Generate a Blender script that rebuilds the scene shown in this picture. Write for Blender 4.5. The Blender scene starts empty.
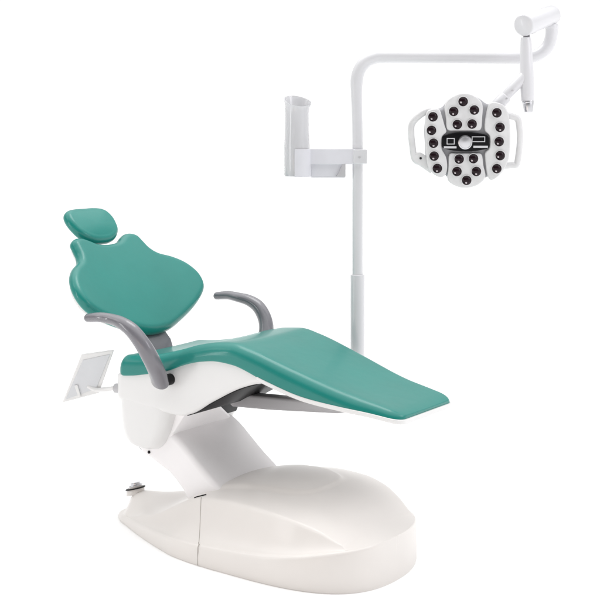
import bpy, bmesh, math, random
from mathutils import Vector, Matrix
S = bpy.context.scene
COL = S.collection
R = math.radians

# ------------------------------------------------------------------ camera
YAW = R(33)
cam_d = bpy.data.cameras.new('camera')
cam = bpy.data.objects.new('camera', cam_d)
COL.objects.link(cam)
cam.location = (3.0508, -4.2572, 1.524)
cam.rotation_euler = (R(90), 0, YAW)
cam_d.sensor_width = 36
cam_d.lens = 36 * 1381 / 600
cam_d.shift_y = -171 / 600
cam_d.clip_end = 500
S.camera = cam

# ------------------------------------------------------------------ light: a white photo studio
w = bpy.data.worlds.new('World')
S.world = w
w.use_nodes = True
bg = w.node_tree.nodes['Background']
bg.inputs['Color'].default_value = (1, 1, 1, 1)
# white backdrop; unseen dark band, bright zenith, dim near side added to shape light
wt_ = w.node_tree


def wmath(op, a, b):
    n = wt_.nodes.new('ShaderNodeMath')
    n.operation = op
    for k, q in enumerate((a, b)):
        if isinstance(q, (int, float)):
            n.inputs[k].default_value = q
        else:
            wt_.links.new(q, n.inputs[k])
    return n.outputs[0]


wtc = wt_.nodes.new('ShaderNodeTexCoord')
wdot = wt_.nodes.new('ShaderNodeVectorMath')
wdot.operation = 'DOT_PRODUCT'
wt_.links.new(wtc.outputs['Generated'], wdot.inputs[0])
wdot.inputs[1].default_value = (math.sin(YAW - .45), -math.cos(YAW - .45), 0)
wsep = wt_.nodes.new('ShaderNodeSeparateXYZ')
wt_.links.new(wtc.outputs['Generated'], wsep.inputs[0])
ramp = wt_.nodes.new('ShaderNodeValToRGB')
wt_.links.new(wsep.outputs[2], ramp.inputs['Fac'])
els = ramp.color_ramp.elements
stops = [(0, .54), (.12, .54), (.26, .29), (.55, .40), (.80, 1.0), (1, 1.12)]
while len(els) < len(stops):
    els.new(.5)
for e_, (p_, v_) in zip(els, stops):
    e_.position = p_
    e_.color = (v_, v_, v_, 1)
up_ = wmath('MULTIPLY', ramp.outputs['Color'], 2.0)
bk_ = wmath('MAXIMUM', wdot.outputs['Value'], 0.0)
wt_.links.new(wmath('MAXIMUM', wmath('SUBTRACT', up_, wmath('MULTIPLY', bk_, .86)), .12), bg.inputs['Strength'])


def area(name, loc, target, size, sy, power, colour=(1, 1, 1)):
    d = bpy.data.lights.new(name, 'AREA')
    d.shape = 'RECTANGLE'
    d.size = size
    d.size_y = sy
    d.energy = power
    d.color = colour
    o = bpy.data.objects.new(name, d)
    COL.objects.link(o)
    o.location = loc
    o.rotation_euler = (Vector(target) - Vector(loc)).to_track_quat('-Z', 'Y').to_euler()
    return o


area('key_softbox', (-2.6, -2.2, 3.2), (0, 0, .5), 1.3, 1.3, 9, (1, .99, .98))
area('top_softbox', (-.2, .6, 4.0), (0, 0, .4), 1.6, 1.6, 30)
area('warm_bounce_fill', (.6, -4.2, .5), (.1, 0, .3), 2.0, .7, 5, (1, .60, .36))  # added lamp standing in for warm floor bounce on the near sides
area('right_fill', (3.0, .5, 2.5), (.2, 0, .3), 1.1, 1.1, 13, (.97, .94, 1))  # unseen fill, added to brighten the lift front and base top
area('strip_softbox', (-2.0, -3.0, 1.25), (-.5, -.2, .9), .24, 1.7, 14)
S.view_settings.view_transform = 'Standard'
S.view_settings.look = 'None'
S.view_settings.exposure = 0
S.view_settings.gamma = 1


# ------------------------------------------------------------------ materials
def mat(name, col, rough=.4, metal=0, coat=0, bump=0, bscale=300, var=0, vscale=3, trans=0, spec=.5, coatr=.1, soft=0):
    m = bpy.data.materials.new(name)
    m.use_nodes = True
    nt = m.node_tree
    b = nt.nodes['Principled BSDF']
    b.inputs['Base Color'].default_value = (*col, 1)
    b.inputs['Roughness'].default_value = rough
    b.inputs['Metallic'].default_value = metal
    b.inputs['Coat Weight'].default_value = coat
    b.inputs['Coat Roughness'].default_value = coatr
    b.inputs['Transmission Weight'].default_value = trans
    b.inputs['Specular IOR Level'].default_value = spec
    tc = nt.nodes.new('ShaderNodeTexCoord')
    if var:
        n = nt.nodes.new('ShaderNodeTexNoise')
        n.inputs['Scale'].default_value = vscale
        n.inputs['Detail'].default_value = 5
        nt.links.new(tc.outputs['Object'], n.inputs['Vector'])
        r = nt.nodes.new('ShaderNodeValToRGB')
        r.color_ramp.elements[0].position = .3
        r.color_ramp.elements[1].position = .7
        r.color_ramp.elements[0].color = (*[c * (1 - var) for c in col], 1)
        r.color_ramp.elements[1].color = (*[min(1, c * (1 + var)) for c in col], 1)
        nt.links.new(n.outputs['Fac'], r.inputs['Fac'])
        nt.links.new(r.outputs['Color'], b.inputs['Base Color'])
        r2 = nt.nodes.new('ShaderNodeMapRange')
        r2.inputs['To Min'].default_value = rough * .85
        r2.inputs['To Max'].default_value = min(1, rough * 1.2)
        nt.links.new(n.outputs['Fac'], r2.inputs['Value'])
        nt.links.new(r2.outputs['Result'], b.inputs['Roughness'])
    if bump:
        n = nt.nodes.new('ShaderNodeTexNoise')
        n.inputs['Scale'].default_value = bscale
        n.inputs['Detail'].default_value = 3
        nt.links.new(tc.outputs['Object'], n.inputs['Vector'])
        bp = nt.nodes.new('ShaderNodeBump')
        bp.inputs['Strength'].default_value = bump
        bp.inputs['Distance'].default_value = .001
        nt.links.new(n.outputs['Fac'], bp.inputs['Height'])
        nt.links.new(bp.outputs['Normal'], b.inputs['Normal'])
        if soft:        # slow unevenness of padded upholstery
            n2 = nt.nodes.new('ShaderNodeTexNoise')
            n2.inputs['Scale'].default_value = 9
            n2.inputs['Detail'].default_value = 2
            nt.links.new(tc.outputs['Object'], n2.inputs['Vector'])
            b2 = nt.nodes.new('ShaderNodeBump')
            b2.inputs['Strength'].default_value = soft
            b2.inputs['Distance'].default_value = .006
            nt.links.new(n2.outputs['Fac'], b2.inputs['Height'])
            nt.links.new(b2.outputs['Normal'], bp.inputs['Normal'])
    return m


M = dict(
    floor=mat('studio_floor', (.96, .96, .96), .9, spec=.2),
    leather=mat('teal_leather', (.012, .215, .184), .30, spec=.32, coat=.25, coatr=.12, soft=.3, bump=.25, bscale=420, var=.05, vscale=4),
    shell=mat('white_enamel', (.76, .755, .75), .3, coat=.3, coatr=.15, var=.015),
    base=mat('moulded_white_plastic', (.75, .715, .685), .36, coat=.15, coatr=.2, bump=.05, bscale=200, var=.02, vscale=5),
    lift=mat('lift_cover_plastic', (.90, .88, .885), .4, bump=.05, bscale=200, var=.025, vscale=6),
    pole=mat('white_painted_steel', (.68, .68, .70), .3, coat=.3, var=.02),
    arm=mat('grey_armrest', (.175, .171, .19), .24, coat=.5, bump=.1, bscale=500, var=.05, vscale=8),
    bar=mat('grey_painted_bar', (.50, .495, .51), .4, var=.04),
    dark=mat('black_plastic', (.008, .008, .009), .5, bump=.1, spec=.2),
    seam=mat('seam_line', (.40, .37, .34), .7),  # grey-beige of the base's joint line
    steel=mat('brushed_steel', (.60, .60, .62), .28, metal=1, bump=.1, bscale=300),
    lamp=mat('lamp_white_plastic', (.69, .69, .695), .35, coat=.3, bump=.15, bscale=150, var=.06, vscale=25),
    lampgap=mat('lamp_grey_backing', (.36, .36, .38), .5),
    lens=mat('dark_lens', (.012, .004, .007), .22, spec=.22),
    led=mat('led_chip', (.55, .50, .52), .25, metal=.3),
    panel=mat('black_gloss_panel', (.005, .005, .006), .35, spec=.12),
    acrylic=mat('milky_acrylic', (.86, .86, .88), .2, coat=.3, trans=.5),
    bracket=mat('lavender_grey_acrylic', (.80, .80, .845), .25, trans=.15, var=.03, vscale=12),
    screen=mat('pale_grey_screen', (.62, .63, .65), .3, coat=.4, var=.03, vscale=10),
)


# ------------------------------------------------------------------ mesh helpers
def link(name, verts, faces, m, parent=None, angle=35, mids=None, bevel=0, subd=0):
    me = bpy.data.meshes.new(name)
    me.from_pydata([tuple(v) for v in verts], [], faces)
    bm = bmesh.new()
    bm.from_mesh(me)
    bmesh.ops.remove_doubles(bm, verts=bm.verts, dist=1e-5)
    bmesh.ops.recalc_face_normals(bm, faces=bm.faces)
    bm.to_mesh(me)
    bm.free()
    for x in (m if isinstance(m, list) else [m]):
        me.materials.append(x)
    if mids:
        for p, i in zip(me.polygons, mids):
            p.material_index = i
    me.polygons.foreach_set('use_smooth', [True] * len(me.polygons))
    if angle < 180:
        me.set_sharp_from_angle(angle=R(angle))
    o = bpy.data.objects.new(name, me)
    COL.objects.link(o)
    if parent:
        o.parent = parent
    if bevel:
        b = o.modifiers.new('bevel', 'BEVEL')
        b.width = bevel
        b.segments = 3
        b.limit_method = 'ANGLE'
        b.angle_limit = R(30)
        b.harden_normals = True
    return o


class MB:
    """collects shapes for one mesh"""
    def __init__(s):
        s.v = []
        s.f = []
        s.m = []

    def add(s, v, f, mi=0):
        k = len(s.v)
        s.v += [Vector(p) for p in v]
        s.f += [tuple(i + k for i in q) for q in f]
        s.m += [mi] * len(f)
        return s

    def build(s, name, m, parent=None, **k):
        me = bpy.data.meshes.new(name)
        me.from_pydata([tuple(v) for v in s.v], [], s.f)
        for x in (m if isinstance(m, list) else [m]):
            me.materials.append(x)
        me.polygons.foreach_set('material_index', s.m)
        bm = bmesh.new()
        bm.from_mesh(me)
        bmesh.ops.recalc_face_normals(bm, faces=bm.faces)
        bm.to_mesh(me)
        bm.free()
        me.polygons.foreach_set('use_smooth', [True] * len(me.polygons))
        me.set_sharp_from_angle(angle=R(k.get('angle', 35)))
        o = bpy.data.objects.new(name, me)
        COL.objects.link(o)
        if parent:
            o.parent = parent
        if k.get('bevel'):
            b = o.modifiers.new('bevel', 'BEVEL')
            b.width = k['bevel']
            b.segments = 3
            b.limit_method = 'ANGLE'
            b.angle_limit = R(30)
        return o


def loft(rings, closed=True, caps=True):
    n = len(rings[0])
    v = [p for r in rings for p in r]
    f = []
    for i in range(len(rings) - 1):
        for j in range(n if closed else n - 1):
            k = (j + 1) % n
            f.append((i * n + j, i * n + k, (i + 1) * n + k, (i + 1) * n + j))
    if caps:
        f.append(tuple(range(n))[::-1])
        f.append(tuple(range((len(rings) - 1) * n, len(rings) * n)))
    return v, f


def cat(pts, sub=8, closed=False):
    P = [Vector(p) for p in pts]
    n = len(P)
    out = []
    rng = n if closed else n - 1
    for i in range(rng):
        if closed:
            a, b, c, d = P[(i - 1) % n], P[i], P[(i + 1) % n], P[(i + 2) % n]
        else:
            a, b, c, d = P[max(i - 1, 0)], P[i], P[i + 1], P[min(i + 2, n - 1)]
        for k in range(sub):
            t = k / sub
            out.append(.5 * ((2 * b) + (c - a) * t + (2 * a - 5 * b + 4 * c - d) * t * t + (3 * b - a - 3 * c + d) * t ** 3))
    if not closed:
        out.append(P[-1])
    return out


def tube(path, rad, n=24, flat=None, up=Vector((0, 1, 0)), caps=True, closed=False):
    """sweep an ellipse (rad, rad2) along the path; rad: number or list of (a, b)"""
    rings = []
    m = len(path)
    path = [Vector(p) for p in path]
    for i, p in enumerate(path):
        if closed:
            t = (path[(i + 1) % m] - path[(i - 1) % m]).normalized()
        else:
            t = (path[min(i + 1, m - 1)] - path[max(i - 1, 0)]).normalized()
        s = up.cross(t)
        if s.length < 1e-4:
            s = Vector((1, 0, 0)).cross(t)
        s.normalize()
        u = t.cross(s)
        r = rad[i] if isinstance(rad, list) else rad
        a, b = r if isinstance(r, tuple) else (r, r)
        rings.append([p + s * a * math.cos(2 * math.pi * k / n) + u * b * math.sin(2 * math.pi * k / n) for k in range(n)])
    if closed:
        rings.append(rings[0])
    return loft(rings, True, caps and not closed)


def rod(a, b, r, n=32, e=.15, r2=None):
    """capsule-ish cylinder with softly rounded rims"""
    a, b = Vector(a), Vector(b)
    r2 = r if r2 is None else r2
    L = (b - a).length
    d = (b - a).normalized()
    pts = []
    rr = []
    k = e * r
    for q in (0, .3, .7, 1):
        pts.append(a + d * k * q)
        rr.append(r - k + k * math.sin(math.pi / 2 * q) + 1e-5)
    for q in (1, .7, .3, 0):
        pts.append(b - d * k * q)
        rr.append(r2 - k + k * math.sin(math.pi / 2 * q) + 1e-5)
    up = Vector((0, 1, 0)) if abs(d.y) < .9 else Vector((1, 0, 0))
    s = up.cross(d).normalized()
    u = d.cross(s)
    rings = [[p + (s * math.cos(2 * math.pi * j / n) + u * math.sin(2 * math.pi * j / n)) * q for j in range(n)] for p, q in zip(pts, rr)]
    return loft(rings)


def box(c, s, M3=None):
    c = Vector(c)
    v = []
    for x in (-1, 1):
        for y in (-1, 1):
            for z in (-1, 1):
                p = Vector((x * s[0] / 2, y * s[1] / 2, z * s[2] / 2))
                v.append(c + (M3 @ p if M3 else p))
    return v, [(0, 1, 3, 2), (4, 6, 7, 5), (0, 4, 5, 1), (2, 3, 7, 6), (0, 2, 6, 4), (1, 5, 7, 3)]


def tab(T, x):
    """smooth interpolation of a table of (x, y)"""
    n = len(T)
    if x <= T[0][0]:
        return T[0][1]
    if x >= T[-1][0]:
        return T[-1][1]
    for i in range(n - 1):
        if x <= T[i + 1][0]:
            break

    def sl(j):
        if j <= 0 or j >= n - 1:
            k = min(max(j, 0), n - 2) if j <= 0 else n - 2
            return (T[k + 1][1] - T[k][1]) / (T[k + 1][0] - T[k][0])
        a = (T[j][1] - T[j - 1][1]) / (T[j][0] - T[j - 1][0])
        b = (T[j + 1][1] - T[j][1]) / (T[j + 1][0] - T[j][0])
        return 0 if a * b <= 0 else 2 * a * b / (a + b)
    h = T[i + 1][0] - T[i][0]
    t = (x - T[i][0]) / h
    m0, m1 = sl(i) * h, sl(i + 1) * h
    return (2 * t ** 3 - 3 * t * t + 1) * T[i][1] + (t ** 3 - 2 * t * t + t) * m0 + (-2 * t ** 3 + 3 * t * t) * T[i + 1][1] + (t ** 3 - t * t) * m1


def offset(o, d):
    """inward offset of a closed 2D outline"""
    n = len(o)
    area2 = sum(o[i][0] * o[(i + 1) % n][1] - o[(i + 1) % n][0] * o[i][1] for i in range(n))
    sg = 1 if area2 > 0 else -1
    out = []
    for i in range(n):
        t = (Vector(o[(i + 1) % n]) - Vector(o[i - 1])).normalized()
        out.append(Vector(o[i]) + Vector((-t.y, t.x)) * sg * d)
    return out


def pillow(o, thick, r, c, to3, crown=0, rb=None, steps=7, fill=8):
    """cushion from a star-shaped outline; to3(s, t, h) gives the 3D point"""
    rb = r if rb is None else rb
    rings = []
    c = Vector(c)

    def flat(base, h, cr):
        out = []
        for k in range(1, fill + 1):
            q = max(1 - k / fill, .004)
            out.append([(c + (p - c) * q, h + cr * (1 - q * q)) for p in base])
        return out
    bot = offset(o, rb)
    seq = []
    for ring in reversed(flat(bot, -thick / 2, 0)):
        seq.append(ring)
    for k in range(steps + 1):
        a = math.pi / 2 * k / steps
        seq.append([(p, -thick / 2 + rb * (1 - math.sin(a))) for p in offset(o, rb * (1 - math.cos(math.pi / 2 - a)) if False else rb * (1 - math.sin(a)))] if False else
                   [(p, -thick / 2 + rb * (1 - math.cos(a))) for p in offset(o, rb * (1 - math.sin(a)))])
    for k in range(steps + 1):
        a = math.pi / 2 * k / steps
        seq.append([(p, thick / 2 - r * (1 - math.sin(a))) for p in offset(o, r * (1 - math.cos(a)))])
    seq += flat(offset(o, r), thick / 2, crown)
    rings = [[to3(p.x, p.y, h) for p, h in ring] for ring in seq]
    return loft(rings)


def slab(o, thick, r, to3, steps=3):
    """plate with rounded rims from any outline (ngon faces)"""
    seq = []
    for k in range(steps + 1):
        a = math.pi / 2 * k / steps
        seq.append([(p, -thick / 2 + r * (1 - math.sin(a))) for p in offset(o, r * (1 - math.cos(a)))])
    seq.reverse()
    for k in range(steps + 1):
        a = math.pi / 2 * k / steps
        seq.append([(p, thick / 2 - r * (1 - math.sin(a))) for p in offset(o, r * (1 - math.cos(a)))])
    return loft([[to3(p.x, p.y, h) for p, h in ring] for ring in seq])


def thing(name, label, cat_, loc=(0, 0, 0)):
    o = bpy.data.objects.new(name, None)
    COL.objects.link(o)
    o.location = loc
    o['label'] = label
    o['category'] = cat_
    return o


def settle(root):
    """children were modelled in world metres: shift them under their root"""
    off = Vector(root.location)
    for ch in root.children:
        ch.location = -off


# ------------------------------------------------------------------ the setting
fl = link('floor', [(-40, -40, 0), (40, -40, 0), (40, 40, 0), (-40, 40, 0)], [(0, 1, 2, 3)], M['floor'])
fl['kind'] = 'structure'

# ------------------------------------------------------------------ dental chair
chair = thing('dental_chair', 'teal leather dental chair reclining on a white oval base with grey armrests', 'dental chair', (.1, 0, 0))

# --- base
TW = [(-.53, 0), (-.525, .05), (-.51, .085), (-.48, .12), (-.45, .145), (-.40, .175), (-.30, .235), (-.2, .29), (-.1, .34), (0, .383), (.14, .415), (.2, .421), (.3, .421)]
TH = [(-.53, .012), (-.4, .032), (-.25, .046), (-.1, .058), (.145, .074), (.396, .092), (.554, .113), (.67, .134), (.76, .146), (.79, .150)]
TC = [(-.53, .014), (-.52, .045), (-.50, .072), (-.46, .088), (-.40, .090), (-.34, .096), (-.22, .112), (-.12, .15), (-.02, .195), (.08, .228), (.2, .248), (.3, .252), (.40, .247), (.52, .232), (.62, .208), (.70, .172), (.76, .154), (.79, .150)]
TY = [(-.53, 0), (-.42, .15), (-.30, .20), (-.2, .235), (-.1, .25), (0, .265), (.1, .285), (.2, .305), (.3, .318), (.4, .318), (.5, .305), (.6, .272), (.66, .25), (.70, .236), (.74, .25), (.79, .26)]
TZ = [(-.53, .012), (-.42, .04), (-.30, .062), (-.2, .090), (-.1, .140), (0, .184), (.1, .200), (.2, .209), (.3, .213), (.4, .212), (.5, .203), (.6, .182), (.66, .160), (.70, .146), (.74, .1), (.79, .1)]


def half_width(x):
    if x <= .2:
        return tab(TW, x)
    u = min((x - .2) / .585, 1)
    return .421 * (1 - u ** 2.4) ** (1 / 2.4)


def centre(x):
    return -.165 * min(max((x - .15) / .63, 0), 1) ** 1.6


def top_bump(x, y):
    q = (abs(x - .14) / .31) ** 3.2 + (abs(y) / .185) ** 3.2
    t = min(max((1.06 - q) / .16, 0), 1)
    return .009 * t * t * (3 - 2 * t)


def section(x):
    W, H, ZC = half_width(x), tab(TH, x), tab(TC, x)
    W = max(W, .0015)
    e = min(.014, W * .4)
    c_ = min(.014, H * .4)
    yr = min(tab(TY, x), W - e)
    zr = max(tab(TZ, x), H)
    k_ = min(max((W - e - yr) / .02, 0), 1)
    zr = H + (zr - H) * k_
    ZC = max(ZC, zr)
    pts = [(W - .003, .0), (W, .005), (W + .001 * min(1, W / .05), H * .4), (W - e * .1, H - c_), (W - e * .3, H - c_ * .4), (W - e * .62, H - c_ * .1), (W - e, H)]
    y0, z0 = W - e, H
    for k in range(1, 17):
        t = k / 16
        pts.append((y0 + (yr - y0) * t, z0 + (zr - z0) * t ** 2.0))
    for k in range(1, 33):
        t = k / 32
        y = yr * (1 - t)
        s = 1 - (1 - t) ** 1.9
        pts.append((y, zr + (ZC - zr) * s + top_bump(x, y)))
    for _ in range(1):
        q = list(pts)
        for i in range(8, len(pts) - 1):
            q[i] = (pts[i][0], .25 * pts[i - 1][1] + .5 * pts[i][1] + .25 * pts[i + 1][1])
        pts = q
    yc = centre(x)
    near = [Vector((x, yc - y, z)) for y, z in pts]
    far = [Vector((x, yc + y, z)) for y, z in reversed(pts[:-1])]
    return near + far


def base_part(x0, x1, n, name, cap0, cap1):
    xs = [x0 + .06 * (1 - math.cos(math.pi / 2 * i / 16)) for i in range(16)]
    xs += [x0 + .06 + (x1 - x0 - .16) * i / n for i in range(n)]
    xs += [x1 - .10 * (1 - math.sin(math.pi / 2 * i / 40)) for i in range(40)]
    v, f = loft([section(x) for x in xs])
    return link(name, v, f, M['base'], chair, angle=50)


base = base_part(-.53, .785, 150, 'base_cover', False, False)


def base_z(x, y):
    s = section(x)
    s = s[:len(s) // 2 + 1]
    y = -abs(y)
    for a, b in zip(s[6:], s[7:]):
        if a.y <= y <= b.y and b.y > a.y:
            return a.z + (b.z - a.z) * (y - a.y) / (b.y - a.y)
    return 0


# moulded joint line across the near side of the base
joint = []
for k in range(30):
    t = k / 29
    y = -.262 - (.403 - .262) * t
    x = .030 + (.125 - .030) * t
    joint.append((x, y, base_z(x, y) + .0003))
W = half_width(.13)
joint += [(.13, -W + .009, tab(TH, .13) + .0002), (.13, -W + .001, tab(TH, .13) - .006)]
joint += [(.13, -W - .0006, tab(TH, .13) * q) for q in (.75, .5, .25, .05)]
v, f = tube(cat(joint, 3), .0011, 8)
link('joint_line', v, f, M['seam'], base)
sl = []
for k in range(5):
    x = -.055 + .011 * k
    y = -.178 + .009 * k
    sl.append(Vector((x, y, base_z(x, y) + .002)))
v, f = tube([Vector((x, y, base_z(x, y) + .0015)) for x, y in ((-.004, -.258), (.010, -.252), (.024, -.246), (.036, -.240))], (.0022, .003), 10)
link('vent_slot', v, f, M['dark'], base)
# foot switch at the tail
fs = MB()
fz = .082


def disc(cx, cy, z0, z1, rx, ry, tilt, n=40, e=.002):
    rings = []
    for z, k in ((z0, 0), (z1 - e, 0), (z1 - e * .3, e * .3), (z1, e)):
        rings.append([Vector((cx + (rx - k) * math.cos(2 * math.pi * j / n), cy + (ry - k) * math.sin(2 * math.pi * j / n), z + tilt * (rx - k) * math.cos(2 * math.pi * j / n))) for j in range(n)])
    return loft(rings)


fs.add(*disc(-.495, 0, .070, .092, .036, .036, .25), 0)
fs.add(*disc(-.495, 0, .092, .096, .040, .040, .25), 1)
fs.add(*disc(-.495, 0, .096, .103, .026, .026, .25), 0)
fs.add(*disc(-.495, 0, .103, .107, .028, .028, .25), 2)
fs.add(*disc(-.495, 0, .107, .116, .020, .020, .25), 2)
fs.build('foot_switch', [M['base'], M['dark'], M['steel']], chair)

# --- lift arm
prof = [(-.36, .42), (-.345, .37), (-.325, .317), (-.295, .293), (-.255, .277), (-.215, .258), (-.175, .240), (-.14, .212), (-.105, .178), (-.08, .14), (-.08, .10), (.14, .10), (.13, .150), (.112, .172), (.085, .197), (.055, .222), (.025, .245), (-.005, .268), (-.035, .294), (-.065, .321), (-.095, .348), (-.125, .372), (-.155, .390), (-.20, .42), (-.30, .42)]
out = slab([Vector(p) for p in prof], .40, .022, lambda s, t, h: Vector((s, h, t)), 4)
lift = link('lift_arm', *out, M['lift'], chair, angle=35)
# swivel housing above it
prof = [(-.2, .372), (.165, .372), (.165, .394), (.02, .466), (-.085, .520), (-.085, .555), (-.2, .555)]
out = slab([Vector(p) for p in prof], .19, .009, lambda s, t, h: Vector((-.243 + h + (t - .39) * .75, s, t)), 4)
link('swivel_housing', *out, M['lift'], chair, angle=35)
v, f = rod((-.262, -.196, .306), (-.262, -.2035, .306), .0058)
link('pivot_bolt', v, f, M['dark'], lift)
# rear edge of the lift: a grey lug below the shell
v, f = rod((-.318, -.17, .325), (-.318, .17, .325), .028)
link('pivot_lug', v, f, M['bar'], lift)
# black hinge block under the seat, plus a black sheet painting the shell's shade
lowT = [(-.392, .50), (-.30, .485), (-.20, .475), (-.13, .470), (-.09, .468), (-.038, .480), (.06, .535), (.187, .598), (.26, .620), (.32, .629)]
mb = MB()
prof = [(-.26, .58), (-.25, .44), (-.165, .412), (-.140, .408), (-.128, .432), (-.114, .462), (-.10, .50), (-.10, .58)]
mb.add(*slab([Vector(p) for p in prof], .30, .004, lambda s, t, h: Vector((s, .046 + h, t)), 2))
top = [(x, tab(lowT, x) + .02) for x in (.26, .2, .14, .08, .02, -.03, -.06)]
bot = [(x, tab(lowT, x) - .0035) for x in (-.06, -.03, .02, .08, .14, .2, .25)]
mb.add(*slab([Vector(p) for p in top + bot], .455, .002, lambda s, t, h: Vector((s, h, t)), 2))  # black sheet along the shell's underside, its shade put in as colour
mb.build('hinge_and_shade_plate', M['dark'], chair, angle=25)
# --- seat shell
zb = [(-.38, .590), (-.30, .598), (-.233, .610), (-.138, .630), (-.05, .662), (.023, .680), (.09, .687), (.157, .682), (.309, .633), (.455, .590), (.6, .568), (.70, .557), (.81, .541)]
zt = [(-.38, .668), (-.30, .672), (-.2, .684), (-.1, .708), (0, .737), (.08, .752), (.15, .756), (.22, .742), (.4, .684), (.6, .619), (.76, .580), (.81, .567)]


def rrect(x, w_, z0, z1, rt, rb_, n=7, crown=0.0, yc=0):
    """ring in the plane X = x: half width w_, from z0 up to z1"""
    rt = min(rt, w_ * .98, (z1 - z0) * .95)
    rb_ = min(rb_, w_ * .98, (z1 - z0) - rt - 1e-4) if (z1 - z0) - rt > 1e-3 else 1e-4
    pts = []
    for k in range(n + 1):
        a = -math.pi / 2 + math.pi / 2 * k / n
        pts.append((w_ - rb_ + rb_ * math.cos(a), z0 + rb_ + rb_ * math.sin(a)))
    for k in range(1, 4):
        pts.append((w_, z0 + rb_ + (z1 - rt - z0 - rb_) * k / 4))
    for k in range(n + 1):
        a = math.pi / 2 * k / n
        pts.append((w_ - rt + rt * math.cos(a), z1 - rt + rt * math.sin(a)))
    m = 12
    for k in range(1, m):
        t = k / m
        y = (w_ - rt) * (1 - 2 * t)
        pts.append((y, z1 + crown * (1 - (2 * t - 1) ** 2)))
    left = []
    for k in range(n + 1):
        a = math.pi / 2 + math.pi / 2 * k / n
        left.append((-w_ + rt + rt * math.cos(a), z1 - rt + rt * math.sin(a)))
    for k in range(1, 4):
        left.append((-w_, z1 - rt + (z0 + rb_ - z1 + rt) * k / 4))
    for k in range(n + 1):
        a = math.pi + math.pi / 2 * k / n
        left.append((-w_ + rb_ + rb_ * math.cos(a), z0 + rb_ + rb_ * math.sin(a)))
    pts += left
    for k in range(1, m):
        t = k / m
        pts.append((-(w_ - rb_) * (1 - 2 * t), z0))
    return [Vector((x, yc + y, z)) for y, z in pts]


rings = []
for i in range(60):
    x = -.392 + (.32 + .392) * i / 59
    e = min((x + .392) / .03, 1)
    w_ = .248 - .03 * (1 - math.sqrt(1 - (1 - e) ** 2))
    z1 = tab(zb, x) + .006
    z0 = min(tab(lowT, x), z1 - .008)
    rings.append(rrect(x, w_, z0, z1, .004, .02))
v, f = loft(rings)
shell = link('seat_shell', v, f, M['shell'], chair, angle=40)
# rounded tub that hangs below the back of the seat
rings = []
plan = []


def rr_plan(cx, hx, hy, r, n=10):
    out = []
    for sx, sy, a0 in ((1, 1, 0), (-1, 1, 90), (-1, -1, 180), (1, -1, 270)):
        for k in range(n + 1):
            a = R(a0 + 90 * k / n)
            out.append((cx + sx * (hx - r) + r * math.cos(a), sy * (hy - r) + r * math.sin(a)))
    return out


for z, dx0, dx1, hy in ((.560, 0, .0, .247), (.50, 0, -.0, .247), (.45, .002, -.012, .246), (.40, .006, -.035, .244), (.37, .012, -.055, .240), (.35, .02, -.070, .235), (.335, .03, -.085, .228), (.324, .045, -.10, .217), (.317, .062, -.12, .20), (.314, .08, -.14, .18)):
    a, b = -.391 + dx0, -.128 + dx1 * .75
    rings.append([Vector((x, y, z)) for x, y in rr_plan((a + b) / 2, (b - a) / 2, hy, .055)])
v, f = loft(rings)
link('seat_tub', v, f, M['shell'], chair, angle=40)

# --- the long seat cushion with leg rest
WT = [(-.38, .258), (.1, .262), (.3, .258), (.45, .246), (.6, .226), (.75, .207), (.81, .20)]


def cushion(x0, x1, zlo, zhi, wt, rt, rb_, er0, er1, n=110, crown=.0, blunt=.22):
    rings = []
    ends0 = [er0 * (1 - math.cos(math.pi / 2 * k / 10)) for k in range(10)]
    xs = [x0 + q for q in ends0]
    for i in range(n + 1):
        xs.append(x0 + er0 + (x1 - x0 - er0 - er1) * i / n)
    xs += [x1 - er1 * (1 - math.sin(math.pi / 2 * k / 10)) for k in range(1, 11)]
    for x in xs:
        a = min((x - x0) / er0, 1)
        b = min((x1 - x) / er1, 1)
        s0 = math.sqrt(max(1 - (1 - a) ** 2, 0))
        s1 = math.sqrt(max(1 - (1 - b) ** 2, 0))
        s = min(s0, s1)
        er = er0 if a < 1 else er1
        zm = (zlo(x) * .55 + zhi(x) * .45)
        half_hi = (zhi(x) - zm) * (.06 + .94 * s if a < 1 else blunt + (1 - blunt) * s)
        half_lo = (zm - zlo(x)) * (.25 + .75 * s if a < 1 else max(.6, blunt) + (1 - max(.6, blunt)) * s)
        w_ = wt(x) - er * (1.1 if a < 1 else .8) * (1 - s)
        rings.append(rrect(x, w_, zm - half_lo, zm + half_hi, rt, rb_, 9, crown * s))
    return loft(rings)


SAD = lambda x: tab(zt, x)
v, f = cushion(-.375, .815, lambda x: tab(zb, x), SAD, lambda x: tab(WT, x), .042, .008, .035, .050, crown=-.004)
link('seat_cushion', v, f, M['leather'], chair, angle=60)
v, f = cushion(.255, .820, lambda x: tab(zb, x) - .011, lambda x: tab(zb, x) + .006, lambda x: tab(WT, x) + .003, .003, .010, .03, .045, 60, blunt=.95)
link('leg_rest_shell', v, f, M['shell'], chair, angle=40)

# --- backrest
ang = R(50)
T3 = Vector((-math.cos(ang), 0, math.sin(ang)))
N3 = Vector((math.sin(ang), 0, math.cos(ang)))
B0 = Vector((-.375, 0, .722))


def to_back(s, t, h):
    a = max(abs(s) - .13, 0)
    fwd = .44 * abs(s) ** 3 / (abs(s) + .12) + .010 * max(0, 1 - (s / .36) ** 2 - ((t - .22) / .28) ** 2)
    return B0 + Vector((0, s, 0)) + T3 * t + N3 * (h + fwd)


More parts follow.
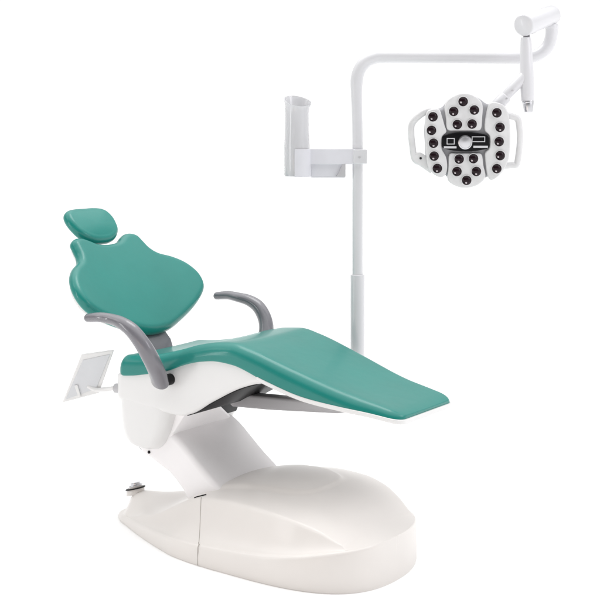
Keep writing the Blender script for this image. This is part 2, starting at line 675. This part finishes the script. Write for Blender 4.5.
half = [(.0, .428), (.035, .430), (.07, .438), (.10, .455), (.135, .470), (.17, .468), (.195, .450), (.204, .42), (.214, .383), (.24, .352), (.295, .322), (.342, .282), (.370, .235), (.378, .19), (.366, .145), (.328, .11), (.25, .068), (.15, .030), (.07, .006), (.0, .0)]
ol = [Vector(p) for p in half] + [Vector((-s, t)) for s, t in reversed(half[1:-1])]
ol = [Vector((p.x, p.y)) for p in cat([(p.x, p.y, 0) for p in ol], 6, True)]
v, f = pillow(ol, .046, .026, (0, .23), to_back, crown=0, rb=.014, fill=24)
back = link('backrest', v, f, M['leather'], chair, angle=70)
o2 = offset(ol, .022)
v, f = pillow(o2, .03, .012, (0, .23), lambda s, t, h: to_back(s, t, h - .030), rb=.012)
link('back_shell', v, f, M['shell'], back, angle=60)
# bracket that carries the backrest
prof = [(-.515, .795), (-.42, .68), (-.385, .60), (-.385, .52), (-.34, .52), (-.335, .62), (-.362, .69), (-.465, .795)]
prof = [(x - .012, z) for x, z in prof]
v, f = slab([Vector(p) for p in prof], .15, .006, lambda s, t, h: Vector((s, h, t)), 3)
link('back_bracket', v, f, M['arm'], chair)

# --- headrest
ang2 = R(46)
HT = Vector((-math.cos(ang2), 0, math.sin(ang2)))
HN = Vector((math.sin(ang2), 0, math.cos(ang2)))
H0 = Vector((-.716, 0, 1.122))


def to_head(s, t, h):
    return H0 + Vector((0, s, 0)) + HT * t + HN * (h + .35 * s * s)


hh = [(0, .098), (.05, .098), (.095, .090), (.122, .070), (.133, .035), (.129, .000), (.115, -.035), (.082, -.064), (.042, -.078), (0, -.081)]
ol = [Vector(p) for p in hh] + [Vector((-s, t)) for s, t in reversed(hh[1:-1])]
ol = [Vector((p.x, p.y)) for p in cat([(p.x, p.y, 0) for p in ol], 6, True)]
v, f = pillow(ol, .044, .024, (0, 0), to_head, crown=.010, rb=.016, fill=20)
head = link('headrest', v, f, M['leather'], chair, angle=70)
v, f = tube(cat([to_back(0, .25, -.065), to_back(0, .38, -.068), to_head(0, -.06, -.06), to_head(0, 0, -.045)], 6), (.006, .022), 16)
link('headrest_bar', v, f, M['steel'], head)

# --- armrests
armp = [(-.386, .40, .826), (-.33, .40, .832), (-.277, .395, .828), (-.225, .40, .818), (-.178, .40, .795), (-.142, .392, .755), (-.122, .377, .713), (-.116, .353, .672), (-.124, .320, .632), (-.138, .290, .598)]
armr = [(a * 1.13, b * 1.13) for a, b in [(.0145, .0185), (.016, .021), (.0175, .022), (.020, .023), (.0235, .024), (.0255, .025), (.0265, .027), (.0275, .027), (.031, .026), (.034, .025)]]
for side in (-1, 1):
    path = cat([Vector((x, y * side, z)) for x, y, z in armp], 7)
    rad = []
    for i in range(len(path)):
        q = i / 7
        k = min(int(q), len(armr) - 2)
        t = q - k
        rad.append((armr[k][0] * (1 - t) + armr[k + 1][0] * t, armr[k][1] * (1 - t) + armr[k + 1][1] * t))
    # rounded tips
    d0 = (path[0] - path[1]).normalized()
    d1 = (path[-1] - path[-2]).normalized()
    pre, post = [], []
    for k in range(1, 7):
        a = math.pi / 2 * k / 6
        c = max(math.cos(a), .02)
        pre.insert(0, (path[0] + d0 * .014 * math.sin(a), (rad[0][0] * c, rad[0][1] * c)))
        post.append((path[-1] + d1 * .022 * math.sin(a), (rad[-1][0] * c, rad[-1][1] * c)))
    pp = [p for p, r in pre] + path + [p for p, r in post]
    rr = [r for p, r in pre] + rad + [r for p, r in post]
    v, f = tube(pp, rr, 28)
    a = link('armrest', v, f, M['arm'], chair, angle=80)
    v, f = rod((-.122, side * .240, .602), (-.122, side * .285, .602), .021)
    link('armrest_hub', v, f, M['dark'], a)

# --- small fold-out tray beside the seat
BL, TL, TRr, BR = Vector((-.645, -.26, .462)), Vector((-.548, -.26, .656)), Vector((-.435, -.2, .676)), Vector((-.511, -.2, .503))
ux = (TRr - TL + BR - BL).normalized()
uy = (TL - BL + TRr - BR)
uy = (uy - ux * uy.dot(ux)).normalized()
un = uy.cross(ux).normalized()
if un.dot(Vector((3, -4, 1))) < 0:
    un = -un
pc = (BL + TL + TRr + BR) / 4


def quad(inset, h0, h1):
    cs = [BL, TL, TRr, BR]
    c = pc
    q = [p + (c - p).normalized() * inset for p in cs]
    q = [p - un * (p - pc).dot(un) for p in q]
    return [p + un * h0 for p in q] + [p + un * h1 for p in q], [(0, 1, 2, 3), (7, 6, 5, 4), (0, 4, 5, 1), (1, 5, 6, 2), (2, 6, 7, 3), (3, 7, 4, 0)]


mb = MB()
mb.add(*quad(0, -.008, .004))
tray = mb.build('side_tray', M['shell'], chair, bevel=.003)
mb = MB()
mb.add(*quad(.021, .004, .0065))
mb.build('tray_panel', M['screen'], tray, bevel=.001)
cb = BL * .72 + BR * .28 + (TL - BL) * .20
cb = cb - un * (cb - pc).dot(un)
mb = MB()
A3 = Matrix((ux, uy, un)).transposed()
mb.add(*box(cb + ux * .008 + un * .010, (.012, .05, .006), A3))
mb.build('tray_handle', M['shell'], tray, bevel=.002)
v, f = tube(cat([(-.39, -.2, .532), (-.43, -.2, .53), (-.47, -.205, .522), (-.515, -.215, .518), (-.545, -.225, .53)], 5), .0085, 16)
link('tray_arm', v, f, M['shell'], tray)
v, f = rod((-.386, -.2, .532), (-.428, -.2, .53), .0185)
link('tray_knob', v, f, M['bar'], tray)

# --- bar that reaches out under the leg rest to the pole
P0 = Vector((.283, .42, 0))
bo = [(-.085, .462), (-.07, .452), (.10, .458), (.40, .478), (.44, .486), (.45, .505), (.44, .522), (.20, .512), (-.04, .505), (-.07, .500), (-.088, .482)]
v, f = slab([Vector(p) for p in bo], .07, .012, lambda s, t, h: Vector((s, h + .10, t)), 4)
link('support_bar', v, f, M['bar'], chair)
mb = MB()
mb.add(*rod((.40, .11, .500), (.32, .30, .500), .022))
mb.add(*rod((.32, .30, .500), (.283, .42, .49), .024))
mb.build('support_elbow', M['bar'], chair)
settle(chair)

# ------------------------------------------------------------------ lamp pole with its boom
RV = Vector((math.cos(YAW), math.sin(YAW), 0))
BV = Vector((math.sin(YAW), -math.cos(YAW), 0))


def L(r, b, z):
    return P0 + RV * r + BV * b + Vector((0, 0, z))


pole = thing('lamp_pole', 'tall slim white pole rising behind the leg rest and bending into a horizontal boom', 'lamp pole', tuple(P0 + Vector((0, 0, .46))))
pts = [L(0, 0, .90), L(0, 0, 1.2), L(0, 0, 1.5), L(-.004, 0, 1.66)]
c = [(-.004, 1.70), (.0, 1.735), (.014, 1.768), (.038, 1.792), (.07, 1.805), (.105, 1.808)]
pts += [L(r, 0, z) for r, z in c]
pts += [L(.3, 0, 1.807), L(.5, 0, 1.805), L(.64, 0, 1.804)]
pts += [L(r, 0, z) for r, z in ((.685, 1.808), (.72, 1.822), (.745, 1.845), (.758, 1.872), (.763, 1.90), (.764, 1.925))]
path = cat(pts, 6)
rad = [.0205 if i < 18 else .0235 for i in range(len(path))]
rad = [.0205 + (.0245 - .0205) * min(max((i - 14) / 12, 0), 1) for i in range(len(path))]
v, f = tube(path, rad, 28, up=BV)
boom = link('pole_tube', v, f, M['pole'], pole, angle=60)
v, f = rod(L(0, 0, .455), L(0, 0, .952), .0275, e=.12)
link('pole_sleeve', v, f, M['pole'], pole)
v, f = rod(L(.764, 0, 1.915), L(.764, 0, 1.937), .0262, e=.2)
link('boom_collar', v, f, M['pole'], boom)
v, f = rod(L(0, 0, 1.02), L(0, 0, 1.03), .0212)
settle(pole)

# ------------------------------------------------------------------ surgical lamp hanging from the boom
lamp = thing('surgical_lamp', 'white dental lamp with dark round lenses around a black panel, hanging from the boom', 'dental lamp', tuple(L(.395, .2, 1.479)))
b0 = .15
mb = MB()
mb.add(*rod(L(.624, b0 + .02, 1.918), L(.770, -.02, 1.975), .0415, e=.12, r2=.038))
cyl = mb.build('pivot_cylinder', M['pole'], lamp, angle=50)
mb = MB()
mb.add(*rod(L(.655, .118, 1.929), L(.662, .107, 1.932), .0415, e=.05))
mb.build('cylinder_ring', M['bar'], cyl)
mb = MB()
mb.add(*rod(L(.764, 0, 1.925), L(.764, 0, 1.950), .012))
mb.build('pivot_pin', M['arm'], cyl)
mb = MB()
mb.add(*rod(L(.640, b0, 1.868), L(.640, b0, 1.895), .0125))
mb.build('pivot_pin', M['arm'], cyl)
# upright hanger
pts = [L(.637, b0, 1.874), L(.638, b0, 1.84), L(.639, b0, 1.79), L(.641, b0, 1.74), L(.643, b0, 1.68), L(.644, b0, 1.632)]
rr = [.018, .0225, .0245, .026, .026, .024]
v, f = tube(cat(pts, 4), [tab([(i / 5, q) for i, q in enumerate(rr)], k / 20) for k in range(21)], 28, up=BV)
hang = link('hanger_arm', v, f, M['pole'], lamp, angle=60)
mb = MB()
mb.add(*rod(L(.6445, b0, 1.634), L(.646, b0, 1.622), .0225))
mb.add(*rod(L(.646, b0, 1.628), L(.647, b0, 1.588), .0215, r2=.0165))
mb.build('chrome_tip', M['steel'], hang)
mb = MB()
mb.add(*rod(L(.634, b0, 1.728), L(.545, b0 + .01, 1.635), .0215, r2=.0185, e=.2))
mb.add(*rod(L(.560, b0 + .008, 1.650), L(.500, b0 + .012, 1.585), .024, e=.2))
lk = mb.build('link_arm', M['pole'], lamp)
for q in (0, 1):
    mb = MB()
    mb.add(*rod(L(.560 + q * .022, b0 + .028, 1.640 + q * .030), L(.560 + q * .022, b0 + .035, 1.640 + q * .030), .0035))
    mb.build('screw', M['bar'], lk)

K = .000884
HC = L(.395, .2, 1.479)
# the head tips down a little towards the chair
tilt = R(4)
HU = (Vector((0, 0, 1)) * math.cos(tilt) + BV * math.sin(tilt)).normalized()
HF = (BV * math.cos(tilt) - Vector((0, 0, 1)) * math.sin(tilt)).normalized()


def H(s, t, h=0):
    return HC + RV * s + HU * t + HF * h


def hp(x, y):
    return ((x - 275) * K, (262 - y) * K)


def hshape(pts, sub=5, sharp=False):
    return [Vector((p.x, p.y)) for p in cat([(*hp(*q), 0) for q in pts], sub, True)]


# rear housing
mb = MB()
shp = hshape([(270, 62), (330, 75), (375, 105), (430, 115), (458, 150), (464, 230), (464, 300), (450, 360), (410, 405), (365, 425), (325, 452), (270, 457), (220, 437), (195, 408), (150, 392), (118, 350), (112, 290), (108, 215), (118, 150), (150, 132), (185, 118), (215, 82)])
mb.add(*slab(shp, .05, .018, lambda s, t, h: H(s, t, h - .026), 5))
mb.add(*slab(offset(shp, .05), .04, .018, lambda s, t, h: H(s, t, h - .065), 5))
mb.add(*rod(H(0, 0, -.07), H(.02, .02, -.12), .05, e=.4))
mb.build('lamp_housing', M['lampgap'], lamp, angle=50)
v, f = tube(cat([L(.505, b0 + .010, 1.592), H(.09, .075, -.075), H(.03, .03, -.10)], 6), .018, 18, up=BV)
link('lamp_knuckle', v, f, M['pole'], lk)

petals = [
    ([(202, 212), (196, 165), (190, 118), (203, 88), (232, 66), (270, 56), (308, 64), (338, 84), (352, 112), (350, 165), (344, 212), (310, 217), (240, 217)], [(267, 92), (227, 134), (315, 128), (243, 190), (306, 188)]),
    ([(212, 318), (245, 314), (310, 314), (348, 318), (357, 365), (366, 415), (340, 447), (300, 462), (262, 462), (225, 448), (205, 425), (208, 370)], [(252, 338), (313, 336), (243, 391), (326, 391), (285, 429)]),
    ([(112, 142), (135, 126), (166, 126), (180, 160), (190, 195), (198, 222), (180, 245), (180, 295), (197, 330), (203, 370), (196, 405), (172, 418), (140, 400), (118, 368), (112, 300), (108, 210)], [(139, 157), (133, 215), (142, 270), (145, 325), (159, 378)]),
    ([(378, 108), (400, 95), (440, 108), (462, 145), (470, 210), (470, 300), (460, 355), (430, 405), (392, 430), (374, 405), (366, 350), (364, 312), (382, 290), (382, 240), (362, 215), (364, 165)], [(411, 140), (425, 202), (422, 263), (427, 323), (413, 379)]),
]
FH = .008
for shp, lens in petals:
    v, f = slab(hshape(shp, 4), .024, .0055, lambda s, t, h: H(s, t, h + FH - .004), 4)
    pt = link('lamp_petal', v, f, M['lamp'], lamp, angle=50)
    for x, y in lens:
        s, t = hp(x, y)
        ra = random.Random(int(x * 7 + y)).uniform(-.7, .7)
        lx, ly = -.0088 * math.sin(.6 + ra), -.0088 * math.cos(.6 + ra)
        mb = MB()
        # bezel ring, dark dish and the small bright chip inside
        n = 32
        prof = [(.0205, .012), (.0205, .0175), (.0192, .0185), (.0180, .0180)]
        mb.add(*loft([[H(s + r * math.cos(2 * math.pi * k / n), t + r * math.sin(2 * math.pi * k / n), FH + h - .004) for k in range(n)] for r, h in prof], True, False), 0)
        prof = [(.0180, .0180), (.0165, .0195), (.0135, .0225), (.009, .0252), (.004, .0264), (.0002, .0266)]
        mb.add(*loft([[H(s + r * math.cos(2 * math.pi * k / n), t + r * math.sin(2 * math.pi * k / n), FH + h - .004) for k in range(n)] for r, h in prof], True, True), 1)
        prof = [(.0040, .0240), (.0038, .0256), (.0018, .0266), (.0002, .0268)]
        mb.add(*loft([[H(s + lx + r * math.cos(2 * math.pi * k / n), t + ly + r * math.sin(2 * math.pi * k / n), FH + h - .0045) for k in range(n)] for r, h in prof], True, True), 2)
        mb.build('lens', [M['lamp'], M['lens'], M['led']], pt, angle=50)
# side handles
for pts in ([(150, 140), (122, 134), (88, 152), (54, 188), (50, 235), (56, 290), (66, 342), (98, 362), (140, 392)], [(452, 150), (488, 160), (507, 172), (515, 215), (517, 265), (512, 320), (503, 364), (480, 368), (448, 372)]):
    path = [H(*hp(*p), -.012) for p in pts]
    v, f = tube(cat(path, 6), (.012, .009), 16, up=HF)
    hd = link('lamp_handle', v, f, M['lamp'], lamp, angle=60)
mb = MB()
mb.add(*slab(hshape([(62, 320), (60, 345), (95, 368), (135, 388), (135, 350), (100, 318), (80, 312)], 3), .014, .005, lambda s, t, h: H(s, t, h - .010), 3))
web = mb.build('handle_web', M['lamp'], lamp)
v, f = rod(H(*hp(90, 337), -.006), H(*hp(90, 337), .001), .0045)
link('screw', v, f, M['dark'], web)
# control panel
mb = MB()
cp = [(181, 243), (205, 232), (235, 226), (275, 223), (320, 226), (352, 231), (376, 240), (379, 265), (377, 291), (350, 299), (320, 304), (278, 306), (235, 303), (205, 298), (182, 289), (180, 265)]
mb.add(*slab(hshape(cp, 3), .016, .004, lambda s, t, h: H(s, t, h + FH + .006), 3))
cpn = mb.build('control_panel', M['panel'], lamp, angle=50)
n = 40
s, t = hp(276, 266)
zc = FH + .014
mb = MB()
prof = [(.0275, 0), (.0275, .008), (.0260, .012), (.0225, .013), (.0215, .011), (.019, .0112), (.010, .0128), (.0002, .0132)]
mb.add(*loft([[H(s + r * math.cos(2 * math.pi * k / n), t + r * math.sin(2 * math.pi * k / n), zc + h) for k in range(n)] for r, h in prof], True, True))
mb.build('control_knob', M['steel'], cpn, angle=40)


def frame(x0, y0, x1, y1, wd, hgt):
    m = MB()
    for a, b in (((x0, y0), (x1, y0 + wd)), ((x0, y1 - wd), (x1, y1)), ((x0, y0 + wd), (x0 + wd, y1 - wd)), ((x1 - wd, y0 + wd), (x1, y1 - wd))):
        p0, p1 = hp(*a), hp(*b)
        A = [H(p0[0], p0[1], zc - .001), H(p1[0], p0[1], zc - .001), H(p1[0], p1[1], zc - .001), H(p0[0], p1[1], zc - .001)]
        B = [q + HF * hgt for q in A]
        m.add(A + B, [(0, 1, 2, 3), (7, 6, 5, 4), (0, 4, 5, 1), (1, 5, 6, 2), (2, 6, 7, 3), (3, 7, 4, 0)])
    return m


frame(198, 248, 232, 275, 3.2, .0022).build('display_frame', M['steel'], cpn)
frame(305, 241, 362, 265, 3.2, .0022).build('display_frame', M['steel'], cpn)
for x0, x1, ya, yb in ((186, 240, 283, 292), (312, 374, 281, 290)):
    m_ = MB()
    p0, p1 = hp(x0, ya), hp(x1, yb)
    A = [H(p0[0], p0[1], zc - .001), H(p1[0], p0[1], zc - .001), H(p1[0], p1[1], zc - .001), H(p0[0], p1[1], zc - .001)]
    B = [q + HF * .0022 for q in A]
    m_.add(A + B, [(0, 1, 2, 3), (7, 6, 5, 4), (0, 4, 5, 1), (1, 5, 6, 2), (2, 6, 7, 3), (3, 7, 4, 0)])
    m_.build('trim_strip', M['steel'], cpn)
settle(lamp)

# ------------------------------------------------------------------ cup dispenser clamped to the pole
disp = thing('cup_dispenser', 'white translucent cup dispenser tube with a flared mouth, clamped to the pole', 'cup dispenser', tuple(L(0, 0, 1.34)))
n = 48


def tube_ring(z, r, tilt=0, flare=0, cut=0):
    out = []
    for k in range(n):
        a = 2 * math.pi * k / n
        x, y = math.cos(a), math.sin(a)            # x along the boom, y towards the camera
        fl_ = flare * max(x, 0) ** 2
        out.append(L(-.238 + (r + fl_) * x, .02 + r * y, z + tilt * x - cut * y))
    return out


rings = [tube_ring(1.339, .048), tube_ring(1.345, .050), tube_ring(1.46, .050), tube_ring(1.52, .047), tube_ring(1.585, .046), tube_ring(1.612, .047, -.004, .002, .010), tube_ring(1.628, .050, -.008, .006, .017), tube_ring(1.634, .0515, -.008, .008, .020),
         tube_ring(1.634, .0485, -.008, .008, .020), tube_ring(1.612, .044, -.004, .002, .010), tube_ring(1.585, .043), tube_ring(1.36, .045)]
v, f = loft(rings)
tb = link('dispenser_tube', v, f, M['acrylic'], disp, angle=50)
mb = MB()


def lbox(r0, r1, b0_, b1, z0, z1):
    A = [L(r0, b0_, z0), L(r1, b0_, z0), L(r1, b1, z0), L(r0, b1, z0)]
    B = [L(r0, b0_, z1), L(r1, b0_, z1), L(r1, b1, z1), L(r0, b1, z1)]
    return A + B, [(0, 1, 2, 3), (7, 6, 5, 4), (0, 4, 5, 1), (1, 5, 6, 2), (2, 6, 7, 3), (3, 7, 4, 0)]


mb.add(*lbox(-.196, -.012, .024, .029, 1.386, 1.446))
mb.add(*lbox(-.196, -.191, -.03, .024, 1.386, 1.446))
wr = []
for z in (1.337, 1.446):
    for rr_ in (.0520, .0555):
        wr.append([L(-.238 + rr_ * math.cos(R(a)), .02 + rr_ * math.sin(R(a)), z) for a in range(-100, 101, 5)])
k = len(wr[0])
mb.add([p for q in wr for p in q], [f_ for i in range(k - 1) for f_ in ((i, i + 1, 2 * k + i + 1, 2 * k + i), (k + i, 3 * k + i, 3 * k + i + 1, k + i + 1), (i, k + i, k + i + 1, i + 1), (2 * k + i, 2 * k + i + 1, 3 * k + i + 1, 3 * k + i))] + [(0, 2 * k, 3 * k, k), (k - 1, 2 * k - 1, 4 * k - 1, 3 * k - 1)])
band = mb.build('bracket_plate', M['bracket'], disp, bevel=.0015)
mb = MB()
mb.add(*lbox(-.182, -.05, .012, .016, 1.337, 1.392))
mb.add(*lbox(-.182, -.178, -.05, .012, 1.337, 1.392))
mb.add(*lbox(-.182, -.05, -.05, .016, 1.333, 1.337))
mb.add(*lbox(-.182, -.05, -.054, -.05, 1.337, 1.392))
mb.build('tray_box', M['bracket'], disp, bevel=.001)
mb = MB()
pr = [(-.086, 1.337), (-.048, 1.337), (-.048, 1.388), (-.060, 1.386), (-.066, 1.37), (-.074, 1.352)]
mb.add(*slab([Vector(p) for p in pr], .012, .002, lambda s, t, h: L(s, .024 + h, t), 2))
mb.build('gusset', M['bar'], disp)
mb = MB()
mb.add(*lbox(-.018, .036, -.034, .034, 1.388, 1.444))
cl = mb.build('pole_clamp', M['pole'], disp, bevel=.004)
v, f = rod(L(.006, .033, 1.413), L(.006, .038, 1.413), .004)
link('screw', v, f, M['bar'], cl)
settle(disp)
